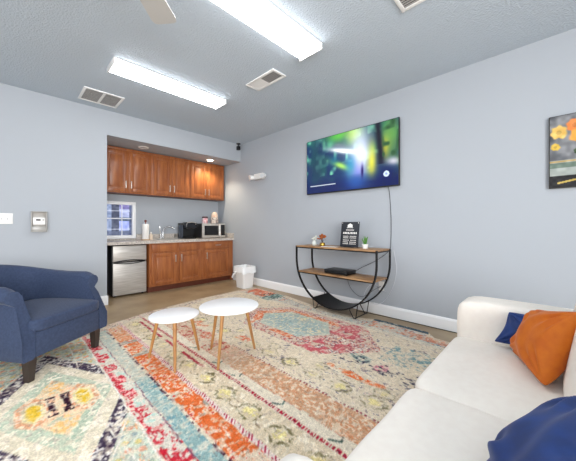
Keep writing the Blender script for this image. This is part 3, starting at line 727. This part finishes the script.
# ------------------------------------------------------------------ trash can
tc_ = thing('trash_can', (3.02, 4.05, 0), 'white plastic trash can with bag over its rim beside the cabinets', 'trash can')
def frustum(b, levels, n=4, rr=.03):
    rows = []
    for (hx_, hy_, z) in levels:
        row = []
        for q, (sx, sy) in enumerate(((1, 1), (-1, 1), (-1, -1), (1, -1))):
            for k in range(5):
                a = q*PI/2+k*PI/8
                row.append((sx*(hx_-rr)+rr*math.cos(a), sy*(hy_-rr)+rr*math.sin(a), z))
        rows.append([b.bm.verts.new(p) for p in row])
    for a, c_ in zip(rows, rows[1:]):
        n_ = len(a)
        for k in range(n_): b.bm.faces.new((a[k], a[(k+1) % n_], c_[(k+1) % n_], c_[k]))
    b.bm.faces.new(rows[0][::-1]); b.bm.faces.new(rows[-1])
    return b
frustum(MB(), [(.105, .12, 0), (.125, .14, .30), (.135, .15, .37), (.128, .143, .375), (.118, .133, .20), (.1, .11, .01)]).build('bin', M_white, tc_, weld=True)
b = MB(); rows = []
for (k_, z, g) in ((0, .31, .012), (1, .27, .02), (2, .29, .016), (3, .385, .006), (4, .385, -.012), (5, .25, -.016)):
    row = []
    for i in range(48):
        a = 2*PI*i/48; ca, sa = math.cos(a), math.sin(a)
        rr = 1/max(abs(ca)/(.137+g), abs(sa)/(.152+g)); rr = min(rr, .19+g)
        wz = (random.uniform(-.018, .018) if k_ in (0, 1) else random.uniform(-.003, .003))
        row.append((rr*ca+random.uniform(-.003, .003), rr*sa+random.uniform(-.003, .003), z+wz))
    row.append(row[0]); rows.append(row)
b.grid(rows); b.build('bag', mat('white_bag', (244, 246, 246), .4), tc_, weld=True)
MB().tube([(-.14, .06, .29), (-.175, .1, .24), (-.19, .12, .19), (-.175, .125, .18)], .012, 8).build('bag_tail', mat('bag_white', (240, 242, 242), .4), tc_)

# ------------------------------------------------------------------ console table
KY, KR, KZ = 2.0, .595, .672
KF, KB, KT = 2.82, 3.185, .842
kt = thing('console_table', ((KF+KB)/2, KY, 0), 'black metal U-shaped console table with two wooden shelves under the television', 'console table')
kx = (KF+KB)/2
def hoop(x):
    p = [(x-kx, KR, KT-.004), (x-kx, KR, KZ)]+[(x-kx, KR*math.cos(a), KZ-KR*math.sin(a)) for a in [k*PI/36 for k in range(1, 36)]]+[(x-kx, -KR, KZ), (x-kx, -KR, KT-.004)]
    b = MB(); rows = []
    for i, q in enumerate(p):
        a = Vector(p[max(i-1, 0)]); c2 = Vector(p[min(i+1, len(p)-1)]); t_ = (c2-a).normalized(); n_ = Vector((1, 0, 0)).cross(t_)
        q = Vector(q); hw, ht = .0125, .008
        rows.append([q+Vector((hw, 0, 0))+n_*ht, q+Vector((hw, 0, 0))-n_*ht, q-Vector((hw, 0, 0))-n_*ht, q-Vector((hw, 0, 0))+n_*ht, q+Vector((hw, 0, 0))+n_*ht])
    b.grid(rows); return b
hoop(KF+.013).build('hoop_frame', M_blackm, kt, weld=True); hoop(KB-.013).build('hoop_frame', M_blackm, kt, weld=True)
HX0, HX1 = KF-kx, KB-kx
MB().box(HX0+.002, HX1-.002, -KR+.004, KR-.004, KT-.022, KT, .003).build('top_shelf', M_shelfw, kt)
b = MB(); 
for z in (KT-.032,): b.box(HX0-.002, HX0+.016, -KR, KR, z, z+.014).box(HX1-.016, HX1+.002, -KR, KR, z, z+.014).box(HX0, HX1, -KR-.004, -KR+.012, z, z+.014).box(HX0, HX1, KR-.012, KR+.004, z, z+.014)
b.build('shelf_rail', M_blackm, kt)
sh = math.sqrt(KR**2-(KZ-.49)**2)
MB().box(HX0+.014, HX1-.014, -sh+.006, sh-.006, .477, .497, .003).build('middle_shelf', M_shelfw, kt)
b = MB(); b.box(HX0+.012, HX0+.026, -sh, sh, .467, .479).box(HX1-.026, HX1-.012, -sh, sh, .467, .479)
b.build('shelf_rail', M_blackm, kt)
b = MB(); A0 = math.radians(59)
rows = []
for k in range(25):
    a = A0+(PI-2*A0)*k/24; r_ = KR-.004
    rows.append([(HX0+.02, r_*math.cos(a), KZ-r_*math.sin(a)), (HX1-.02, r_*math.cos(a), KZ-r_*math.sin(a))])
rows2 = [[(p[0], p[1]*.99, KZ+(p[2]-KZ)*.99) for p in r] for r in rows]
g = []
for a, c2 in zip(rows, rows2): g.append([a[0], a[1], c2[1], c2[0], a[0]])
b.grid(g); b.build('bottom_tray', M_blackm, kt, weld=True)
for (yy, s_) in ((KY+.27, 1), (KY-.27, -1)):
    b = MB()
    zt = KZ-math.sqrt(KR**2-.27**2)
    for xx in (HX0+.05, HX1-.05):
        y0_ = yy-KY
        b.tube([(xx, y0_-.05*s_+.0, zt-.020), (xx, y0_+.015*s_, RZ+.005), (xx, y0_+.045*s_, RZ+.005), (xx, y0_+.07*s_, zt+.032)], .0055, 8)
    b.tube([(HX0+.05, yy-KY+.03*s_, RZ+.006), (HX1-.05, yy-KY+.03*s_, RZ+.006)], .0055)
    b.build('hairpin_foot', M_blackm, kt)
# things on the console
sg = thing('tabletop_sign', (3.0, 1.86, KT), 'black notice sign with white lettering standing on the console', 'sign')
Ms = Matrix.Rotation(math.radians(-8), 4, 'Y') 
Ms = Matrix.Rotation(math.radians(8), 4, 'Y')
MB().box(-.004, .004, -.13, .13, .004, .325, .002).xf(Ms).build('panel', mat('slate_black', (34, 38, 46), .45), sg)
b = MB()
def bar(y0, y1, z0, z1): b.box(-.0055, -.0045, y0, y1, z0, z1)
# crest: little building with roof
b.prism([(.035, .255), (-.035, .255), (-.035, .285), (0, .305), (.035, .285)], 'x', -.0055, -.0045)
bar(-.045, .045, .246, .252)
b.xf(Ms).build('emblem', M_papw, sg); b = MB()
x_ = -.05
for k in range(9): bar(-.058+k*.013, -.050+k*.013, .214, .226)
b.xf(Ms).build('small_lettering', M_papw, sg); b = MB()
for row, (z, n_, hgt, wd) in enumerate(((.17, 9, .024, .018), (.135, 12, .010, .012), (.115, 12, .010, .012), (.085, 11, .012, .012), (.062, 12, .010, .012), (.04, 12, .010, .012))):
    tot = .2 if row == 0 else .19
    if row == 1: b.xf(Ms).build('heading', M_papw, sg); b = MB()
    for k in range(n_):
        if row and k == n_//2: continue
        yk = -tot/2+k*tot/n_
        bar(yk, yk+wd*.8, z, z+hgt)
        if row == 0 and k % 2: b.box(-.006, -.0044, yk+.003, yk+wd*.8-.004, z+.006, z+hgt-.006)
b.xf(Ms).build('lettering', M_papw, sg)
for y_ in (-.115, .115):
    b = MB(); bar(y_-.005, y_+.005, .305, .315); b.xf(Ms).build('screw', M_papw, sg)
MB().tube([(.014, 0, .2), (.085, 0, .006)], .004).box(-.02, .02, -.06, .06, 0, .004).build('easel', M_black, sg)
fp = thing('flower_pot', (2.97, 2.25, KT), 'small gold pot with dried rust coloured flowers on the console', 'flowers')
MB().lathe([(.028, 0), (.038, .012), (.034, .03), (.038, .045), (.03, .045)]).build('pot', M_gold, fp)
b = MB()
for k in range(16):
    a = random.uniform(0, 2*PI); r_ = random.uniform(.01, .055); z_ = random.uniform(.10, .155)-r_*.4
    b.tube([(0, 0, .04), (r_*.4*math.cos(a), r_*.4*math.sin(a), .08), (r_*math.cos(a), r_*math.sin(a), z_)], .0015, 5)
b.build('stem', M_legd, fp)
random.seed(21); b = MB()
for k in range(22):
    a = random.uniform(0, 2*PI); r_ = random.uniform(.0, .06); z_ = random.uniform(.095, .16)-r_*.3
    b.lathe([(.002, -.014), (.012, -.006), (.015, .002), (.009, .010), (.002, .006)], (r_*math.cos(a), r_*math.sin(a), z_), 7)
b.build('blossoms', M_terr, fp)
gv = thing('white_flower_vase', (2.98, 2.40, KT), 'small clear vase of white sprigs at the left end of the console', 'vase')
MB().lathe([(.022, 0), (.034, .02), (.03, .05), (.018, .065), (.022, .075)]).build('vase', mat('pale_glass', (214, 220, 216), .15), gv)
b = MB()
for k in range(14):
    a = random.uniform(0, 2*PI); r_ = random.uniform(.01, .06); z_ = random.uniform(.085, .13)
    b.tube([(0, 0, .06), (r_*math.cos(a), r_*math.sin(a), z_)], .0012, 4).lathe([(.002, -.009), (.011, 0), (.002, .009)], (r_*math.cos(a), r_*math.sin(a), z_), 6)
b.build('sprigs', mat('sprig_white', (228, 228, 214), .8), gv)
pp = thing('potted_plant', (3.0, 1.635, KT), 'tiny green potted plant in a white pot right of the sign', 'plant')
MB().lathe([(.028, 0), (.038, .05), (.034, .052), (.03, .045)]).build('pot', M_white, pp)
b = MB()
for k in range(26):
    a = random.uniform(0, 2*PI); r_ = random.uniform(.01, .038); z_ = random.uniform(.09, .15)
    ca, sa = math.cos(a), math.sin(a)
    b.tube([(.3*r_*ca, .3*r_*sa, .04), (.6*r_*ca, .6*r_*sa, .08), (r_*ca, r_*sa, z_)], .0035, 5)
b.build('leaves', M_green, pp)
fl = MB().box(-.04, .04, -.11, .11, 0, .003).build('paper_flyer', M_papw); fl.location = (2.91, 2.09, KT); fl.rotation_euler = (0, 0, .1)
tag(fl, 'white paper sheets lying flat left of the black sign', 'paper')
cb_ = thing('set_top_box', (3.0, 1.99, .497), 'flat black media box on the middle shelf of the console', 'media player')
MB().box(-.11, .11, -.17, .17, .006, .055, .004).build('casing', M_black, cb_)
MB().box(-.112, -.109, -.155, .155, .014, .03, .001).build('front_panel', M_glassd, cb_)
for (x_, y_) in ((-.09, -.15), (-.09, .15), (.09, -.15), (.09, .15)): MB().cyl((x_, y_, 0), (x_, y_, .008), .01).build('foot', M_black, cb_)

# cords
def spline(P, n=10):
    P = [Vector(p) for p in P]; out = []
    Q_ = [P[0]]+P+[P[-1]]
    for i in range(1, len(Q_)-2):
        for k in range(n):
            t = k/n; a, b_, c_, d = Q_[i-1], Q_[i], Q_[i+1], Q_[i+2]
            out.append(.5*((2*b_)+(-a+c_)*t+(2*a-5*b_+4*c_-d)*t*t+(-a+3*b_-3*c_+d)*t**3))
    out.append(P[-1]); return out
xw = WX-.006
o = MB().tube(spline([(xw-.03, 1.46, 1.60), (xw, 1.455, 1.5), (xw, 1.435, 1.2), (xw, 1.44, .9), (xw-.02, 1.46, .80), (xw-.06, 1.6, .68), (xw-.08, 1.78, .58), (3.12, 1.83, .535)]), .0045).build('television_cable', M_cord)
tag(o, 'dark cable hanging from the television down behind the console', 'cable')
o = MB().tube(spline([(3.2, 2.02, .53), (3.225, 2.03, .42), (3.235, 1.98, .28), (3.235, 1.88, .2), (3.23, 1.78, .2), (xw-.01, 1.65, .3), (xw-.005, 1.56, .36)]), .003).build('power_cord', M_cord)
tag(o, 'thin dark cord drooping below the middle shelf against the wall', 'cable')
o = MB().tube(spline([(xw, 1.40, .82), (xw, 1.37, .6), (xw, 1.40, .4), (xw-.02, 1.5, .2), (xw-.03, 1.62, .13), (xw-.03, 1.78, .18), (xw-.01, 1.72, .34), (xw, 1.60, .36), (xw-.01, 1.5, .3)]), .003).build('hanging_cord', mat('cord_white', (214, 218, 224), .5))
tag(o, 'white looped cord against the wall at the right of the console', 'cable')
o = MB().tube(spline([(3.19, 1.86, .006), (3.215, 1.6, .006), (3.235, 1.3, .006), (3.24, 1.0, .006), (3.245, .7, .006)]), .004).build('floor_cord', M_black)
tag(o, 'black cord along the floor at the foot of the baseboard', 'cable')
ol = thing('wall_outlet', (WX, 1.56, .36), 'white wall outlet plate behind the console', 'outlet')
MB().box(-.006, 0, -.037, .037, -.058, .058, .002).build('plate', M_white, ol)
for z in (-.022, .022): MB().box(-.008, -.005, -.017, .017, z-.014, z+.014, .002).build('socket', M_white, ol)

# ------------------------------------------------------------------ armchair
RV = Vector((.802, .597, 0)); FV = Vector((.597, -.802, 0))
C0 = Vector(((.108+.558)/2, (2.665+3.0)/2, RZ))
ac = thing('armchair', C0, 'navy blue fabric tub armchair with rolled arms by the left edge', 'armchair', rz=math.atan2(RV.y, RV.x))
# local frame: +x = chair's right in picture, -y = forward
def fy(v_): return -v_
HW = .352
def path(t):
    # t 0..1 from left front round the back to right front (centre line of the outer wall); returns x, ly and outward normal
    Ls = .46; arc = PI*.5*(HW+.30)
    straight = .42
    tot = 2*straight+2.0
    # super-ellipse back
    if t < .25:
        k = t/.25; return (-HW-.0+.0*k, .05-.45*k), (-1, 0)
    if t > .75:
        k = (1-t)/.25; return (HW, .05-.45*k), (1, 0)
    a = (t-.25)/.5*PI
    ca, sa = math.cos(a), math.sin(a); e = .72
    px = -HW*math.copysign(abs(ca)**e, ca); py = -.40-.36*abs(sa)**e
    nx_ = -math.copysign(abs(ca)**(2-e), ca)/HW; ny_ = -abs(sa)**(2-e)/.36
    l = math.hypot(nx_, ny_); return (px, py), (nx_/l, ny_/l)
rows = []
NT = 97
for i in range(NT):
    t = i/(NT-1)
    (px, py), (nx_, ny_) = path(t)
    d = min(t, 1-t)/.25     # 0 front .. 1 end of the straight
    ss = lambda a: max(0, min(1, a))**2*(3-2*max(0, min(1, a)))
    top = .675+.115*ss((d-1.0)/1.6+.12)
    dip = ss(1-min(d, 1)/.36)          # front slope of the arm
    top = top-.03*dip
    rr = .054*(1-.12*dip)
    zb = .165
    th_ = .085
    sec = [(-th_, zb+.14), (-th_, .36), (-th_+.0, top-.07), (-th_+.008, top-.03)]
    # roll at top curling outward
    cxr = -th_+rr+.006+.012; czr = top-rr
    for k in range(9):
        a = PI*.95-k*(PI*1.32)/8
        sec.append((cxr+rr*1.15*math.cos(a), czr+rr*math.sin(a)))
    sec += [(-.022, czr-rr*1.3), (-.012, czr-.11 if czr-.11 > .3 else .3), (0, .30), (0, zb+.02), (-.01, zb), (-th_+.01, zb), (-th_, zb+.02), (-th_, zb+.14)]
    fr_ = max(0, 1-d/.6)
    rows.append([(px+nx_*(o_+.012*fr_*(1-ss((z-.30)/.2))), -(py+ny_*o_-.115*fr_*ss((z-.35)/.24)), z) for (o_, z) in sec])
b = MB(); V = b.grid(rows)
for row in (V[0], V[-1]):
    try: b.bm.faces.new(row[:-1])
    except Exception: pass
b.build('shell', M_navy, ac, weld=True, ang=50)
# front rail and underframe
b = MB(); b.box(-HW+.075, HW-.075, -.045, .02, .165, .345, .012, 3); b.build('front_rail', M_navy, ac)
MB().box(-HW+.07, HW-.07, .0, .60, .17, .30).build('seat_deck', M_navy, ac)
# seat cushion
def soft_box(x0, x1, y0, y1, z0, z1, crown=.02, e=.28, n=26, taper=None, wr=0., seed=0):
    b = MB(); rows = []
    rs = np.random.RandomState(seed); ph = rs.rand(8)*6
    us = np.linspace(-1, 1, n); top = []; bot = []
    hx_, hy_, hz_ = (x1-x0)/2, (y1-y0)/2, (z1-z0)/2; cx_, cy_, cz_ = (x0+x1)/2, (y0+y1)/2, (z0+z1)/2
    # spherified cube
    def pt(p):
        p = np.array(p, float); q = p/np.max(np.abs(p)); 
        l = (np.abs(q)**(2/e)).sum()**(e/2); q = q/l
        return q
    faces = []
    for ax in range(3):
        for sg_ in (-1, 1):
            P_ = []
            for a in us:
                row = []
                for c_ in us:
                    v3 = [0, 0, 0]; v3[ax] = sg_; v3[(ax+1) % 3] = math.tan(a*PI/4); v3[(ax+2) % 3] = math.tan(c_*PI/4)
                    q = pt(v3)
                    X_ = cx_+q[0]*hx_; Y_ = cy_+q[1]*hy_; Z_ = cz_+q[2]*hz_
                    if q[2] > 0: Z_ += crown*(1-q[0]**2)*(1-q[1]**2)
                    if wr: Z_ += wr*math.sin(q[0]*7+ph[0]+2*math.sin(q[1]*3+ph[1]))*math.sin(q[1]*5+ph[2])*(q[2] > 0)
                    if taper:
                        X_, Y_, Z_ = taper(X_, Y_, Z_)
                    row.append((X_, Y_, Z_))
                P_.append(row)
            b.grid(P_)
    return b
def tp(X_, Y_, Z_):
    k = 1-.22*max(0, (Y_-.25)/.4)**2
    return X_*k, Y_, Z_
soft_box(-HW+.05, HW-.05, -.062, .60, .34, .435, .02, e=.22, taper=tp).build('seat_cushion', M_navy, ac, weld=True, ang=80)
# piping of the cushion
for (lx, ly) in ((-.28, 0), (.28, 0), (-.24, -.56), (.24, -.56)):
    b = MB()
    b.box(-.5, .5, -.5, .5, 0, 1)
    for v_ in b.bm.verts:
        k = .020+.010*v_.co.z
        v_.co = Vector((lx+v_.co.x*2*k, -ly+v_.co.y*2*k, v_.co.z*.17))
    b.build('leg', M_legd, ac, smooth=False)

# ------------------------------------------------------------------ sofa
sf = thing('sofa', (1.24, 0, 0), 'cream fabric two-seat sofa with square arms in the foreground', 'sofa')
SX = lambda x_: x_-1.24
z0f = RZ
def cush(name, x0, x1, y0, y1, z0, z1, crown=.0, e=.2, **k):
    return soft_box(SX(x0), SX(x1), y0, y1, z0, z1, crown, e, **k).build(name, M_sofa, sf, weld=True, ang=80)
MB().box(SX(.44), SX(2.04), -.40, .40, .08, .30, .02, 3).build('base', M_sofa, sf)
cush('seat_cushion', .475, 1.243, -.28, .452, .26, .425, .012, .14, n=34, wr=.003, seed=2)
cush('seat_cushion', 1.237, 2.005, -.28, .455, .26, .425, .012, .14, n=34, wr=.003, seed=5)
cush('arm', .225, .455, -.44, .44, .09, .64, .008, .2, n=26)
cush('arm', 1.992, 2.235, -.44, .455, .09, .645, .008, .2, n=26)
cush('back', .45, 2.03, -.46, -.26, .09, .70, 0, .16)
def lean(X_, Y_, Z_): return X_, Y_-.17*(Z_-.42), Z_
cush('back_cushion', .48, 1.245, -.34, -.10, .425, .80, 0, .26, taper=lean)
cush('back_cushion', 1.245, 2.0, -.27, -.012, .425, .80, 0, .26, taper=lean)
for (x_, y_) in ((.33, .34), (2.15, .34), (.33, -.36), (2.15, -.36)):
    MB().cyl((SX(x_), y_, RZ if y_ > .3 else 0), (SX(x_), y_, .095), .018, .024).build('leg', M_legd, sf)

# ------------------------------------------------------------------ pillows
def pillow(BL, BR, TR, TL, th_, m, label, pinch=.10, seed=0, wr=.006, n=56, flip=1):
    """a stuffed square pillow given by its four sewn corners"""
    BL, BR, TR, TL = [Vector(p) for p in (BL, BR, TR, TL)]
    O = (BL+BR+TR+TL)/4
    Nn = ((BR+TR-BL-TL).cross(TL+TR-BL-BR)).normalized()*flip
    rs = np.random.RandomState(seed); ph = rs.rand(10)*6.28
    b = MB()
    for sg_ in (-1, 1):
        P_ = []
        for i in range(n+1):
            row = []; a = -1+2*i/n
            for j in range(n+1):
                c_ = -1+2*j/n
                aa = math.sin(a*PI/2)*.6+a*.4; cc = math.sin(c_*PI/2)*.6+c_*.4
                rc_ = 1-.085*(abs(aa*cc))**5
                px = aa*(1-pinch*(1-cc**2))*rc_; py = cc*(1-pinch*(1-aa**2))*rc_
                t_ = max(0, (1-aa**2)*(1-cc**2))**.45
                rad = math.hypot(aa, cc); an = math.atan2(cc, aa)
                # creases that gather toward the corners and along the seams
                wrk = 0
                for q, (ux, uy) in enumerate(((-1, -1), (1, -1), (1, 1), (-1, 1))):
                    dx, dy = aa-ux, cc-uy; rd = math.hypot(dx, dy); tt = math.atan2(dy*-uy, dx*-ux)
                    wrk += math.sin(tt*13+ph[q])*math.exp(-(rd-.45)**2/.16)
                wrk += .5*math.sin(aa*7+ph[4]+2.2*math.sin(cc*2.3+ph[5]))
                wrk *= wr*min(1, t_*1.5)
                base = O+(BR+TR-BL-TL)*(px/4)+(TL+TR-BL-BR)*(py/4)+(BL+TR-BR-TL)*(px*py/4)
                q_ = base+Nn*(sg_*t_*th_/2+wrk*sg_)
                row.append(tuple(q_))
            P_.append(row)
        b.grid(P_)
    o_ = b.build('throw_pillow', m, weld=True, ang=80, loc=tuple(O))
    tag(o_, label, 'pillow')
    return o_
pillow((1.935, .262, .448), (1.925, -.03, .44), (1.985, -.08, .66), (1.975, .195, .632), .09, M_blue, 'small royal blue pillow tucked between the sofa arm and the orange pillow', pinch=.16, seed=4, wr=.007)
pillow((1.90, .165, .440), (1.51, .030, .448), (1.61, -.083, .775), (1.85, .066, .696), .15, M_orange, 'burnt orange velvet pillow leaning in the sofa corner', pinch=.10, seed=9, wr=.009)
pillow((.965, .135, .452), (.62, .05, .455), (.70, -.14, .68), (1.17, -.10, .63), .17, M_blue, 'large royal blue velvet pillow at the lower right corner of the picture', pinch=-.02, seed=12, wr=.012)
